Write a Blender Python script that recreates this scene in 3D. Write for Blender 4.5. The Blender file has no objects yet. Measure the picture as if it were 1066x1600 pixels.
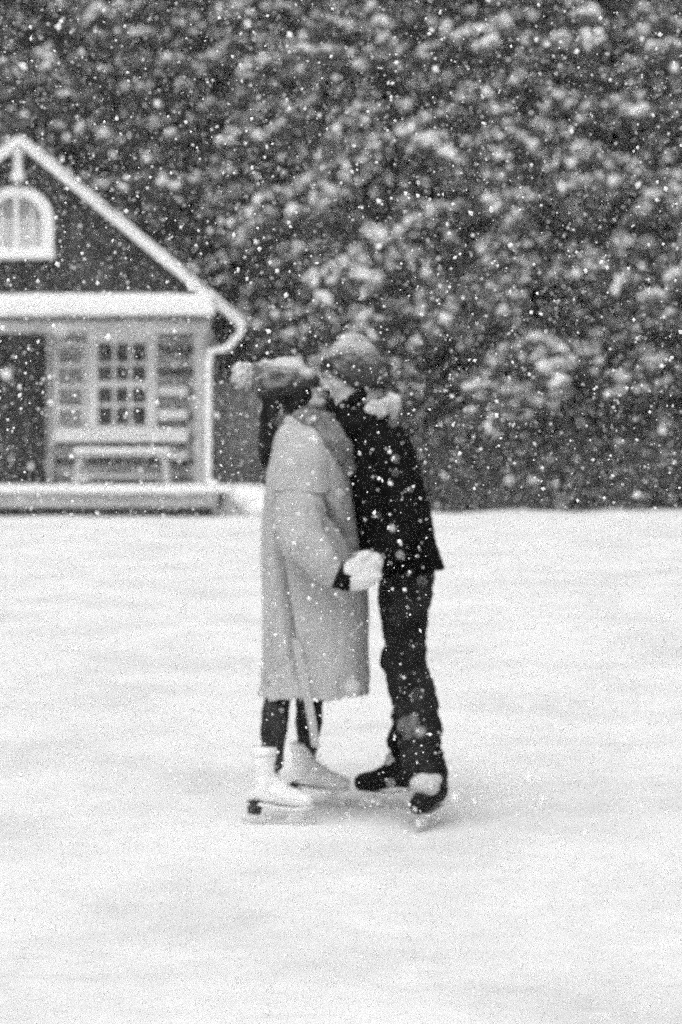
import bpy, bmesh, math, random
import numpy as np
from mathutils import Vector, Matrix, noise
rad = math.radians
S = bpy.context.scene
C = S.collection
random.seed(7)

# ------------------------------------------------------------ camera, sky, sun, exposure
F = 3778.0                      # focal length in photo pixels (85 mm)
HZ = 1.59                       # eye height
cam = bpy.data.objects.new('camera', bpy.data.cameras.new('camera')); C.objects.link(cam)
cam.location = (0, 0, HZ); cam.rotation_euler = (rad(90), 0, 0)
cd = cam.data; cd.sensor_fit = 'VERTICAL'; cd.sensor_height = 36; cd.sensor_width = 24; cd.lens = 85
cd.shift_y = -167/1600; cd.clip_end = 2000; cd.clip_start = 0.1
cd.dof.use_dof = True; cd.dof.focus_distance = 5.1; cd.dof.aperture_fstop = 4.6
S.camera = cam
w = bpy.data.worlds.new('World'); S.world = w; w.use_nodes = True
nt = w.node_tree; bg = nt.nodes['Background']
sky = nt.nodes.new('ShaderNodeTexSky'); sky.sky_type = 'NISHITA'; sky.sun_disc = False
SUN_EL, SUN_AZ = 62, 200
sky.sun_elevation = rad(SUN_EL); sky.sun_rotation = rad(SUN_AZ); sky.air_density = 1.0; sky.dust_density = 6.0
bw = nt.nodes.new('ShaderNodeRGBToBW')
nt.links.new(sky.outputs[0], bw.inputs[0]); nt.links.new(bw.outputs[0], bg.inputs[0])
bg.inputs[1].default_value = 0.12
sl = bpy.data.lights.new('sun', 'SUN'); sl.energy = 1.1; sl.angle = rad(85); sl.color = (1, 1, 1)
sun = bpy.data.objects.new('sun', sl); C.objects.link(sun)
az = rad(SUN_AZ); el = rad(SUN_EL)
sdir = Vector((math.sin(az)*math.cos(el), math.cos(az)*math.cos(el), math.sin(el)))
sun.rotation_euler = (-sdir).to_track_quat('-Z', 'Y').to_euler()
S.view_settings.view_transform = 'Standard'; S.view_settings.look = 'None'
S.view_settings.gamma = 1; S.view_settings.exposure = 0.0
cy = S.cycles
cy.use_denoising = False
cy.use_adaptive_sampling = True; cy.adaptive_threshold = 0.07; cy.adaptive_min_samples = 12
cy.max_bounces = 6; cy.diffuse_bounces = 4; cy.volume_bounces = 1; cy.transparent_max_bounces = 8
cy.sample_clamp_indirect = 4

def P(px, py, d=9.4):
    return Vector(((px-533)/F*d, d, HZ-(py-633)/F*d))

# ------------------------------------------------------------ materials
def mat(name, col, rough=0.85, col2=None, scale=8, bump=0.0, bscale=40, snow=None, stretch=(1, 1, 1),
        metal=0, spec=0.3, sheen=0, ribs=None, contrast=(0.35, 0.65)):
    m = bpy.data.materials.new(name); m.use_nodes = True
    n = m.node_tree.nodes; l = m.node_tree.links; b = n['Principled BSDF']
    g = lambda v: (v, v, v, 1)
    b.inputs['Roughness'].default_value = rough; b.inputs['Metallic'].default_value = metal
    b.inputs['Specular IOR Level'].default_value = spec
    if sheen: b.inputs['Sheen Weight'].default_value = sheen
    tc = n.new('ShaderNodeTexCoord'); mp = n.new('ShaderNodeMapping'); mp.inputs['Scale'].default_value = stretch
    l.new(tc.outputs['Object'], mp.inputs[0]); vec = mp.outputs[0]
    b.inputs['Base Color'].default_value = g(col); out = None
    if col2 is not None:
        t = n.new('ShaderNodeTexNoise'); t.inputs['Scale'].default_value = scale; t.inputs['Detail'].default_value = 6
        t.inputs['Roughness'].default_value = 0.6
        l.new(vec, t.inputs[0])
        r = n.new('ShaderNodeValToRGB'); r.color_ramp.elements[0].position = contrast[0]; r.color_ramp.elements[1].position = contrast[1]
        r.color_ramp.elements[0].color = g(col); r.color_ramp.elements[1].color = g(col2)
        l.new(t.outputs[0], r.inputs[0]); out = r.outputs[0]
    if snow is not None:                     # settled flakes lie on the upward-facing cloth
        lo, hi, sscale = snow
        ge = n.new('ShaderNodeNewGeometry'); sx = n.new('ShaderNodeSeparateXYZ'); l.new(ge.outputs['Normal'], sx.inputs[0])
        t2 = n.new('ShaderNodeTexNoise'); t2.inputs['Scale'].default_value = sscale; t2.inputs['Detail'].default_value = 5
        l.new(tc.outputs['Object'], t2.inputs[0])
        a = n.new('ShaderNodeMath'); a.operation = 'MULTIPLY_ADD'; l.new(t2.outputs[0], a.inputs[0]); a.inputs[1].default_value = 1.1
        l.new(sx.outputs[2], a.inputs[2])
        mr = n.new('ShaderNodeMapRange'); mr.inputs[1].default_value = lo; mr.inputs[2].default_value = hi
        l.new(a.outputs[0], mr.inputs[0])
        mx = n.new('ShaderNodeMix'); mx.data_type = 'RGBA'
        l.new(mr.outputs[0], mx.inputs[0])
        if out: l.new(out, mx.inputs[6])
        else: mx.inputs[6].default_value = g(col)
        mx.inputs[7].default_value = g(0.82); out = mx.outputs[2]
    if out: l.new(out, b.inputs['Base Color'])
    nrm = None
    if bump:
        t3 = n.new('ShaderNodeTexNoise'); t3.inputs['Scale'].default_value = bscale; t3.inputs['Detail'].default_value = 4
        l.new(vec, t3.inputs[0])
        bp = n.new('ShaderNodeBump'); bp.inputs['Strength'].default_value = bump; bp.inputs['Distance'].default_value = 1/bscale*0.4
        l.new(t3.outputs[0], bp.inputs['Height']); nrm = bp.outputs[0]
    if ribs:
        wv = n.new('ShaderNodeTexWave'); wv.inputs['Scale'].default_value = ribs; wv.inputs['Distortion'].default_value = 1.5
        l.new(tc.outputs['Object'], wv.inputs[0])
        bp = n.new('ShaderNodeBump'); bp.inputs['Strength'].default_value = 0.6; bp.inputs['Distance'].default_value = 0.005
        l.new(wv.outputs[0], bp.inputs['Height'])
        if nrm: l.new(nrm, bp.inputs['Normal'])
        nrm = bp.outputs[0]
    if nrm: l.new(nrm, b.inputs['Normal'])
    return m

M = {}
M['snow'] = mat('snow', 0.86, 0.8, 0.92, 6, 0.5, 30, spec=0.2)
M['tree_snow'] = mat('tree_snow', 0.76, 0.8, 0.90, 3, 0.4, 30, spec=0.2)
M['leaf'] = mat('leaf', 0.045, 0.8, 0.30, 4, contrast=(.45, .70))
M['bark'] = mat('bark', 0.05, 0.9, 0.12, 8, 0.6, 25, stretch=(1, 1, .25))
M['coat'] = mat('coat_wool', 0.41, 0.95, 0.49, 5, 0.5, 160, snow=(1.35, 1.75, 30), sheen=0.2)
M['coat_dark'] = mat('coat_belt', 0.50, 0.95, 0.58, 12, 0.4, 160)
M['jacket'] = mat('black_jacket', 0.006, 0.9, 0.012, 6, 0.5, 120, spec=0.04, snow=(1.95, 2.2, 60))
M['jeans'] = mat('dark_denim', 0.014, 0.9, 0.045, 9, 0.5, 150, spec=0.06, contrast=(.4, .75))
M['leggings'] = mat('dark_leggings', 0.02, 0.9, 0.045, 14, 0.4, 150, spec=0.15)
M['hat'] = mat('knit_hat', 0.03, 0.95, 0.30, 26, 0.7, 90, snow=(1.0, 1.5, 18), ribs=45)
M['beanie'] = mat('knit_beanie', 0.06, 0.95, 0.14, 14, 0.7, 90, snow=(.62, 1.7, 7), ribs=45)
M['cuff'] = mat('knit_cuff', 0.02, 0.95, 0.06, 14, 0.7, 90, ribs=45)
M['smudge'] = mat('snow_dusted_denim', 0.04, 0.95, 0.22, 30, 0.6, 90)
M['fluff'] = mat('white_fluff', 0.42, 0.95, 0.78, 26, 0.8, 60)
M['scarf'] = mat('grey_scarf', 0.15, 0.95, 0.26, 18, 0.8, 90, ribs=30)
M['black_knit'] = mat('black_knit', 0.006, 0.95, 0.012, 10, 0.7, 90, spec=.04)
M['hair'] = mat('dark_hair', 0.005, 0.7, 0.022, 40, 0.7, 60, stretch=(1, 1, .08), spec=.12)
M['beard'] = mat('dark_beard', 0.010, 0.9, 0.02, 60, 0.8, 200, spec=.1)
M['skin'] = mat('skin', 0.55, 0.6, 0.62, 20, 0.1, 200)
M['eye'] = mat('eye', 0.03, 0.3)
M['mitten'] = mat('mitten_wool', 0.68, 0.95, 0.78, 20, 0.4, 110)
M['white_boot'] = mat('white_leather', 0.82, 0.5, 0.90, 12, 0.2, 60)
M['sole'] = mat('dark_heel', 0.035, 0.6)
M['steel'] = mat('steel', 0.75, 0.35, metal=1)
M['black_boot'] = mat('black_leather', 0.008, 0.7, 0.02, 20, 0.3, 60, spec=.1)
M['holder'] = mat('white_plastic', 0.86, 0.45)
M['felt'] = mat('pale_felt', 0.5, 0.9, 0.62, 20, 0.5, 90)
M['log'] = mat('weathered_logs', 0.36, 0.9, 0.62, 5, 0.8, 25, stretch=(.25, 1, 1.6))
M['chink'] = mat('dark_gap', 0.05, 0.95)
M['siding'] = mat('dark_siding', 0.035, 0.9, 0.09, 4, 0.6, 20, stretch=(1, 1, .3))
M['beam'] = mat('weathered_beam', 0.34, 0.9, 0.50, 5, 0.5, 25, stretch=(.25, 1, 1))
M['white_paint'] = mat('white_paint', 0.86, 0.6, 0.9, 4, 0.2, 30)
M['curtain'] = mat('pale_curtain', 0.45, 0.9, 0.6, 10, 0.3, 20)
M['glass'] = mat('window_glass', 0.035, 0.08, 0.09, 3, spec=0.5)
M['frost'] = mat('frosted_glass', 0.22, 0.5, 0.36, 6)
M['door'] = mat('dark_door', 0.03, 0.8, 0.07, 3, 0.5, 20, stretch=(1, 1, .2))
M['shingle'] = mat('shingle', 0.08, 0.9, 0.16, 10, .5, 30)
M['wing'] = mat('grey_boards', 0.22, 0.9, 0.30, 4, .4, 20, stretch=(1, 1, .2))
M['bench'] = mat('bench_wood', 0.5, 0.85, 0.6, 6, .4, 30)
M['flake'] = mat('flake', 0.98, 0.9, spec=.1)

# ------------------------------------------------------------ mesh helpers
def link(name, me, m=None, parent=None, smooth=True):
    o = bpy.data.objects.new(name, me); C.objects.link(o)
    if m is not None: me.materials.append(m)
    if parent is not None: o.parent = parent
    if smooth and len(me.polygons): me.polygons.foreach_set('use_smooth', [True]*len(me.polygons))
    return o

def tag(o, label=None, cat=None, group=None, kind=None):
    for k, v in (('label', label), ('category', cat), ('group', group), ('kind', kind)):
        if v: o[k] = v
    return o

class MB:
    def __init__(s): s.v = []; s.f = []
    def add(s, vs, fs):
        n = len(s.v); s.v += [tuple(p) for p in vs]; s.f += [tuple(i+n for i in f) for f in fs]; return s
    def box(s, a, b, R=None):
        x0, y0, z0 = a; x1, y1, z1 = b
        vs = [Vector(p) for p in ((x0,y0,z0),(x1,y0,z0),(x1,y1,z0),(x0,y1,z0),(x0,y0,z1),(x1,y0,z1),(x1,y1,z1),(x0,y1,z1))]
        if R: vs = [R @ p for p in vs]
        return s.add(vs, [(0,3,2,1),(4,5,6,7),(0,1,5,4),(1,2,6,5),(2,3,7,6),(3,0,4,7)])
    def ball(s, c, r, R=None, seg=20, rings=12):
        if not hasattr(r, '__len__'): r = (r, r, r)
        c = Vector(c); vs = []
        for i in range(1, rings):
            th = math.pi*i/rings
            for j in range(seg):
                ph = 2*math.pi*j/seg
                p = Vector((r[0]*math.sin(th)*math.cos(ph), r[1]*math.sin(th)*math.sin(ph), r[2]*math.cos(th)))
                vs.append(c + (R @ p if R else p))
        t = Vector((0, 0, r[2])); 
        vs.append(c + (R @ t if R else t)); vs.append(c - (R @ t if R else t))
        T, B = len(vs)-2, len(vs)-1; fs = []
        for i in range(rings-2):
            for j in range(seg):
                k = (j+1) % seg
                fs.append((i*seg+j, (i+1)*seg+j, (i+1)*seg+k, i*seg+k))
        for j in range(seg):
            k = (j+1) % seg
            fs.append((T, j, k)); fs.append((B, (rings-2)*seg+k, (rings-2)*seg+j))
        return s.add(vs, fs)
    def rings(s, rr, cap=True):
        n = len(rr[0]); vs = [p for r in rr for p in r]; fs = []
        for i in range(len(rr)-1):
            for j in range(n):
                k = (j+1) % n
                fs.append((i*n+j, i*n+k, (i+1)*n+k, (i+1)*n+j))
        if cap:
            fs.append(tuple(reversed(range(n)))); fs.append(tuple((len(rr)-1)*n+j for j in range(n)))
        return s.add(vs, fs)
    def tube(s, pts, radii, seg=14, flat=1.0, up=Vector((0, 1, 0))):
        pts = [Vector(p) for p in pts]; rr = []
        for i, p in enumerate(pts):
            t = (pts[min(i+1, len(pts)-1)] - pts[max(i-1, 0)]).normalized()
            a = up - t*up.dot(t)
            if a.length < 1e-3: a = Vector((1, 0, 0)) - t*t.x
            a.normalize(); b = t.cross(a); r = radii[i]
            rr.append([p + b*math.cos(2*math.pi*j/seg)*r + a*math.sin(2*math.pi*j/seg)*r*flat for j in range(seg)])
        return s.rings(rr)
    def limb(s, pts, radii):
        s.tube(pts, radii)
        for p, r in zip(pts, radii): s.ball(p, r*0.998, seg=14, rings=9)
        return s
    def me(s, name='m'):
        m = bpy.data.meshes.new(name); m.from_pydata(s.v, [], s.f); m.validate(); m.update(); return m
    def build(s, name, m, parent=None, smooth=False, bevel=0):
        o = link(name, s.me(name), m, parent, smooth)
        if bevel:
            b = o.modifiers.new('b', 'BEVEL'); b.width = bevel; b.segments = 2; b.limit_method = 'ANGLE'
        return o

def fuse(mb, name, m, parent=None, voxel=0.008, smooth=6, disp=None, cut=None, thick=0):
    """merge overlapping solids into one continuous skin, smooth it, displace it, cut open hems"""
    me = mb.me(name); o = bpy.data.objects.new('tmp', me); C.objects.link(o)
    r = o.modifiers.new('r', 'REMESH'); r.mode = 'VOXEL'; r.voxel_size = voxel
    if smooth:
        q = o.modifiers.new('s', 'SMOOTH'); q.factor = 0.5; q.iterations = smooth
    bpy.context.view_layer.update()
    dg = bpy.context.evaluated_depsgraph_get()
    new = bpy.data.meshes.new_from_object(o.evaluated_get(dg))
    bpy.data.objects.remove(o); bpy.data.meshes.remove(me); new.name = name
    if disp:
        nn = [v.normal.copy() for v in new.vertices]
        for v, nv in zip(new.vertices, nn): v.co += disp(v.co, nv)
    if cut:
        bm = bmesh.new(); bm.from_mesh(new)
        bmesh.ops.delete(bm, geom=[v for v in bm.verts if cut(v.co)], context='VERTS')
        bm.to_mesh(new); bm.free()
    new.materials.clear()
    ob = link(name, new, m, parent)
    if thick:
        sd = ob.modifiers.new('t', 'SOLIDIFY'); sd.thickness = thick; sd.offset = -1
    return ob

def folds(amp, sx, sz, seed=0, amp2=0.0):
    off = Vector((seed*3.1, seed*1.7, seed*5.3))
    def f(p, n):
        q = Vector((p.x*sx, p.y*sx, p.z*sz)) + off
        h = noise.noise(q)*0.65 + noise.noise(q*2.1)*0.35
        if amp2: h += amp2/amp*noise.noise(q*7)
        return n*(amp*h)
    return f

# ------------------------------------------------------------ ground
def build_ground():
    gx = np.concatenate([np.linspace(-200, -14, 20), np.linspace(-13, 13, 150), np.linspace(14, 200, 20)])
    gy = np.concatenate([np.linspace(-40, 2, 10), np.linspace(2.5, 36, 240), np.linspace(36.3, 40, 12), np.linspace(42, 300, 28)])
    vs = []
    for y in gy:
        for x in gx:
            q = Vector((x*0.35, y*0.9, 0))
            h = noise.noise(q)*0.030 + noise.noise(q*3.1)*0.012 + noise.noise(Vector((x*1.2, y*3.5, 4)))*0.006
            r = math.hypot(x-.1, (y-9.4)); h *= min(1, max(0.05, (r-0.7)/2.5))
            if y > 38: h += (y-38)*0.02
            if y > 35: h += min(1, (y-35)/1.5)*.10*noise.noise(Vector((x*.8, y*.5, 2)))
            vs.append((x, y, h - 0.004))
    nx = len(gx)
    fs = [(j*nx+i, j*nx+i+1, (j+1)*nx+i+1, (j+1)*nx+i) for j in range(len(gy)-1) for i in range(nx-1)]
    me = bpy.data.meshes.new('ground'); me.from_pydata(vs, [], fs); me.update()
    m = bpy.data.materials.new('snowy_ice'); m.use_nodes = True
    n = m.node_tree.nodes; l = m.node_tree.links; b = n['Principled BSDF']
    tc = n.new('ShaderNodeTexCoord')
    def nz(sc, st, det=6, ro=.6):
        mp = n.new('ShaderNodeMapping'); mp.inputs['Scale'].default_value = st
        l.new(tc.outputs['Object'], mp.inputs[0])
        t = n.new('ShaderNodeTexNoise'); t.inputs['Scale'].default_value = sc; t.inputs['Detail'].default_value = det
        t.inputs['Roughness'].default_value = ro
        l.new(mp.outputs[0], t.inputs[0]); return t.outputs[0]
    def ramp(src, p0, p1, c0, c1):
        r = n.new('ShaderNodeMapRange'); r.inputs[1].default_value = p0; r.inputs[2].default_value = p1
        r.inputs[3].default_value = c0; r.inputs[4].default_value = c1; l.new(src, r.inputs[0]); return r.outputs[0]
    def mul(a, c):
        q = n.new('ShaderNodeMath'); q.operation = 'MULTIPLY'; l.new(a, q.inputs[0]); l.new(c, q.inputs[1]); return q.outputs[0]
    patch = ramp(nz(1.0, (1.1, 0.9, 1)), .44, .68, 1.0, 0.83)     # scraped, icier patches under thin snow
    fine = ramp(nz(9, (1, .7, 1)), .40, .72, 1.0, 0.93)
    grain = ramp(nz(160, (1, .6, 1), 3), .3, .7, 0.95, 1.03)
    marks = ramp(nz(2.2, (.9, 5.5, 1), 5, .7), .58, .72, 1.0, 0.88)
    v = mul(mul(mul(patch, fine), grain), marks)
    base = n.new('ShaderNodeMath'); base.operation = 'MULTIPLY'; l.new(v, base.inputs[0]); base.inputs[1].default_value = 0.90
    l.new(base.outputs[0], b.inputs['Base Color'])
    b.inputs['Roughness'].default_value = 0.9; b.inputs['Specular IOR Level'].default_value = 0.05
    bp = n.new('ShaderNodeBump'); bp.inputs['Strength'].default_value = 0.25; bp.inputs['Distance'].default_value = 0.02
    l.new(nz(7, (1, 1, 1), 3, .5), bp.inputs['Height']); l.new(bp.outputs[0], b.inputs['Normal'])
    o = link('ground', me, m); tag(o, 'snow covered ice with faint scraped grey patches', kind='structure')
build_ground()

# ------------------------------------------------------------ trees
ICO = None
def ico_data():
    bm = bmesh.new(); bmesh.ops.create_icosphere(bm, subdivisions=2, radius=1)
    v = np.array([x.co[:] for x in bm.verts]); f = np.array([[q.index for q in x.verts] for x in bm.faces]); bm.free()
    return v, f
ICO = ico_data()

def lumps_mesh(name, cs, sc, rng, tiltv=None):
    v, f = ICO; n = len(cs); cs = np.array(cs); sc = np.array(sc)
    ang = rng.uniform(0, 2*np.pi, n); tl = rng.normal(0, .35, n) if tiltv is None else np.array(tiltv)
    V = np.repeat(v[None], n, 0)
    jit = np.ones((n, len(v))) 
    for k in range(3):                                   # knobbly outline
        d = rng.normal(0, 1, (n, 3)); d /= np.linalg.norm(d, axis=1)[:, None]
        jit += 0.22*np.sin(np.einsum('ij,nj->ni', v, d)*rng.uniform(2, 5, (n, 1)) + rng.uniform(0, 6, (n, 1)))
    V = V*jit[:, :, None]*sc[:, None, :]
    ct, st = np.cos(tl), np.sin(tl)
    x = V[:, :, 0]*ct[:, None] - V[:, :, 2]*st[:, None]; z = V[:, :, 0]*st[:, None] + V[:, :, 2]*ct[:, None]
    ca, sa = np.cos(ang), np.sin(ang)
    X = x*ca[:, None] - V[:, :, 1]*sa[:, None]; Y = x*sa[:, None] + V[:, :, 1]*ca[:, None]
    W = np.stack([X, Y, z], 2) + cs[:, None, :]
    FF = (f[None] + (np.arange(n)*len(v))[:, None, None]).reshape(-1, 3)
    return np_mesh(name, W.reshape(-1, 3), FF)

def np_mesh(name, V, Fc):
    k = Fc.shape[1]
    me = bpy.data.meshes.new(name); me.vertices.add(len(V)); me.vertices.foreach_set('co', V.astype(np.float32).ravel())
    me.loops.add(Fc.size); me.loops.foreach_set('vertex_index', Fc.astype(np.int32).ravel())
    me.polygons.add(len(Fc)); me.polygons.foreach_set('loop_start', np.arange(0, Fc.size, k, dtype=np.int32))
    me.update(calc_edges=True); me.validate(); return me

def leaves_mesh(name, pts, rng, size=(.035, .09)):
    pts = np.array(pts); n = len(pts)
    a = rng.normal(0, 1, (n, 3)); a /= np.linalg.norm(a, axis=1)[:, None]
    b = np.cross(a, rng.normal(0, 1, (n, 3))); b /= np.linalg.norm(b, axis=1)[:, None]
    s = rng.uniform(size[0], size[1], (n, 1)); w_ = s*rng.uniform(.25, .5, (n, 1))
    V = np.stack([pts-a*s, pts+b*w_, pts+a*s, pts-b*w_], 1).reshape(-1, 3)
    return np_mesh(name, V, np.arange(4*n).reshape(n, 4))

def tree_data(seed, H=12.5, R=2.5, snowy=1.0, nl=95):
    rng = np.random.default_rng(seed)
    tr = MB(); N = 14
    axis = [Vector((.12*math.sin(i*.9+seed), .12*math.cos(i*.7+seed), H*i/N)) for i in range(N+1)]
    tr.tube(axis, [.17*(1-i/(N+.6))+.012 for i in range(N+1)], seg=10)
    leaf, sc_, ss, tl = [], [], [], []
    for i in range(nl):
        t = (i+.5)/nl; z = .35 + (H-.5)*t
        L = R*(1-t**2.2)*rng.uniform(.55, 1.12) + .25
        if z < 1.2: L *= .8
        an = i*2.399 + rng.normal(0, .3)
        d = Vector((math.cos(an), math.sin(an), 0)); rise = rng.uniform(-.05, .45); droop = rng.uniform(.25, .75)
        k = 7; pts = []
        f = z/H*N; i0 = min(int(f), N-1); base = axis[i0].lerp(axis[i0+1], f-i0)
        for j in range(k+1):
            s = j/k
            pts.append(base + d*(L*s) + Vector((0, 0, L*(rise*s - droop*s*s))) + Vector(rng.normal(0, .04, 3))*s)
        tr.tube(pts, [.035*(1-j/(k+.5))+.006 for j in range(k+1)], seg=5)
        dens = snowy*(0.25 + 0.75*min(1, z/3.2))
        side = d.cross(Vector((0, 0, 1)))
        for j in range(1, k+1):
            for sgn in (-1, 1, 0):
                ln = L*.42*(1.15-j/k)*rng.uniform(.5, 1.2) if sgn else 0.12
                dirv = (side*sgn + d*rng.uniform(.2, .9)).normalized() if sgn else d
                p0 = pts[j]; nn = max(2, int(ln/.13)+1)
                p1 = p0 + dirv*ln - Vector((0, 0, ln*rng.uniform(.1, .55)))
                load = .97 if rng.random() < .74 else .25
                if sgn: tr.tube([p0, p1], [.010, .004], seg=3)
                for q in range(nn):
                    pp = p0.lerp(p1, (q+.6)/nn)
                    for _ in range(13):
                        e = rng.normal(0, 1, 3)*np.array([.10, .10, .09]); leaf.append((pp.x+e[0], pp.y+e[1], pp.z-.05+e[2]))
                    if rng.random() < load*dens:
                        big = min(1.9, rng.lognormal(0, .45))
                        a = .048*big; sc_.append((pp.x+rng.normal(0, .05), pp.y+rng.normal(0, .05), pp.z+.03+rng.normal(0, .04))); ss.append((a*rng.uniform(1, 1.7), a*rng.uniform(.8, 1.2), a*rng.uniform(.65, 1.1)))
    rng2 = np.random.default_rng(seed+50)
    return (tr.me('trunk'), leaves_mesh('crown', leaf, rng2), lumps_mesh('snow_load', sc_, ss, rng2))

kinds = [tree_data(11, snowy=1.15), tree_data(23, H=13.2, R=2.7, snowy=1.25), tree_data(37, H=12.0, R=2.4, snowy=.60)]
for tr_, cr_, sn_ in kinds:
    tr_.materials.append(M['bark']); cr_.materials.append(M['leaf']); sn_.materials.append(M['tree_snow'])
def plant(kind, x, y, rz, label, s=1.0):
    tr_, cr_, sn_ = kinds[kind]
    e = bpy.data.objects.new('tree', None); C.objects.link(e); e.location = (x, y, .0 + max(0, (y-38))*.02)
    e.rotation_euler = (0, 0, rz); e.scale = (s, s, s)
    tag(e, label, 'tree', 'snow-laden trees behind the rink')
    t = bpy.data.objects.new('trunk', tr_); c = bpy.data.objects.new('crown', cr_); n_ = bpy.data.objects.new('snow_load', sn_)
    for o in (t, c): C.objects.link(o); o.parent = e
    C.objects.link(n_); n_.parent = c
spots = [
 (0, 0.60, 39.9, 2.75, 'snow-laden tree directly behind the heads of the embracing couple'),
 (1, 3.0, 39.4, 1.9, 'snow-laden tree just right of the man in black'),
 (0, 5.4, 39.7, 3.3, 'snow-laden tree at the right edge of the photo'),
 (1, 8.2, 40.0, 4.4, 'snow-laden tree standing past the right edge tree'),
 (1, -0.9, 43.2, 2.6, 'snowy tree rising beyond the lower end of the cabin roof slope'),
 (2, -3.1, 44.6, 5.0, 'darker snowy tree rising behind the middle of the cabin roof slope'),
 (2, -5.6, 44.2, .9, 'darker snowy tree rising behind the cabin gable peak'),
 (2, -8.4, 44.0, 2.2, 'darker snowy tree behind the left side of the cabin'),
 (1, 1.9, 42.6, 4.0, 'snowy tree in second row between couple and right edge'),
 (0, 4.4, 42.8, 5.6, 'snowy second row tree showing high up near the right edge'),
 (2, 7.4, 43.2, 1.1, 'snowy second row tree farthest to the right'),
]
for k, x, y, rz, lb in spots: plant(k, x, y, rz, lb)

def build_wood():
    rng = np.random.default_rng(5)
    n = 120000
    p = np.stack([rng.uniform(-16, 16, n), rng.uniform(47.5, 50.5, n), rng.uniform(0, 14, n)], 1)
    a = leaves_mesh('far_wood', p, rng, (.10, .24))
    a.materials.append(M['leaf']); o = bpy.data.objects.new('far_wood', a); C.objects.link(o)
    tag(o, 'dense dark woodland filling the gaps behind the snowy trees', kind='stuff')
    s = 9000; c = np.stack([rng.uniform(-16, 16, s), rng.uniform(47.3, 48, s), rng.uniform(1, 14, s)], 1)
    r_ = rng.lognormal(0, .4, s)*.07
    b = lumps_mesh('snow_load', c, np.stack([r_*1.5, r_, r_*.7], 1), rng); b.materials.append(M['tree_snow'])
    q = bpy.data.objects.new('snow_load', b); C.objects.link(q); q.parent = o
    # ragged undergrowth at the edge of the snow
    tw = MB(); leaf = []
    for i in range(1500):
        x = rng.uniform(-1.2, 10); y = rng.uniform(36.5, 40.5) + .15*math.sin(x*1.3); h = rng.uniform(.3, 1.7)*(1 if y > 37.8 else .6)
        lean = Vector((rng.normal(0, .3), rng.normal(0, .2), 1))*h
        b0 = Vector((x, y, 0.02)); mid = b0 + lean*.5 + Vector((rng.normal(0, .06), 0, 0))
        tw.tube([b0, mid, b0+lean], [.014, .009, .003], seg=3)
        for _ in range(40):
            t = rng.uniform(.05, 1); pp = b0 + lean*t; e = rng.normal(0, .13, 3); leaf.append((pp.x+e[0], pp.y+e[1], max(.03, pp.z+e[2])))
    l_ = leaves_mesh('undergrowth', leaf, rng, (.03, .08)); l_.materials.append(M['leaf'])
    u = bpy.data.objects.new('undergrowth', l_); C.objects.link(u)
    tag(u, 'low dark scrub along the edge of the snow under the trees', kind='stuff')
    tw.build('twig', M['bark'], u)
    k = rng.choice(len(leaf), 900, replace=False); c = np.array(leaf)[k]; r_ = rng.lognormal(0, .4, 900)*.03
    sn = lumps_mesh('snow_load', c, np.stack([r_*1.5, r_, r_*.8], 1), rng); sn.materials.append(M['tree_snow'])
    q = bpy.data.objects.new('snow_load', sn); C.objects.link(q); q.parent = u
build_wood()

# ------------------------------------------------------------ cabin
def softsnow(mb, parent, amp=.03, voxel=.03, name='snow_cover', smooth=5):
    return fuse(mb, name, M['snow'], parent, voxel, smooth, folds(amp, 3, 3, 2))

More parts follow.
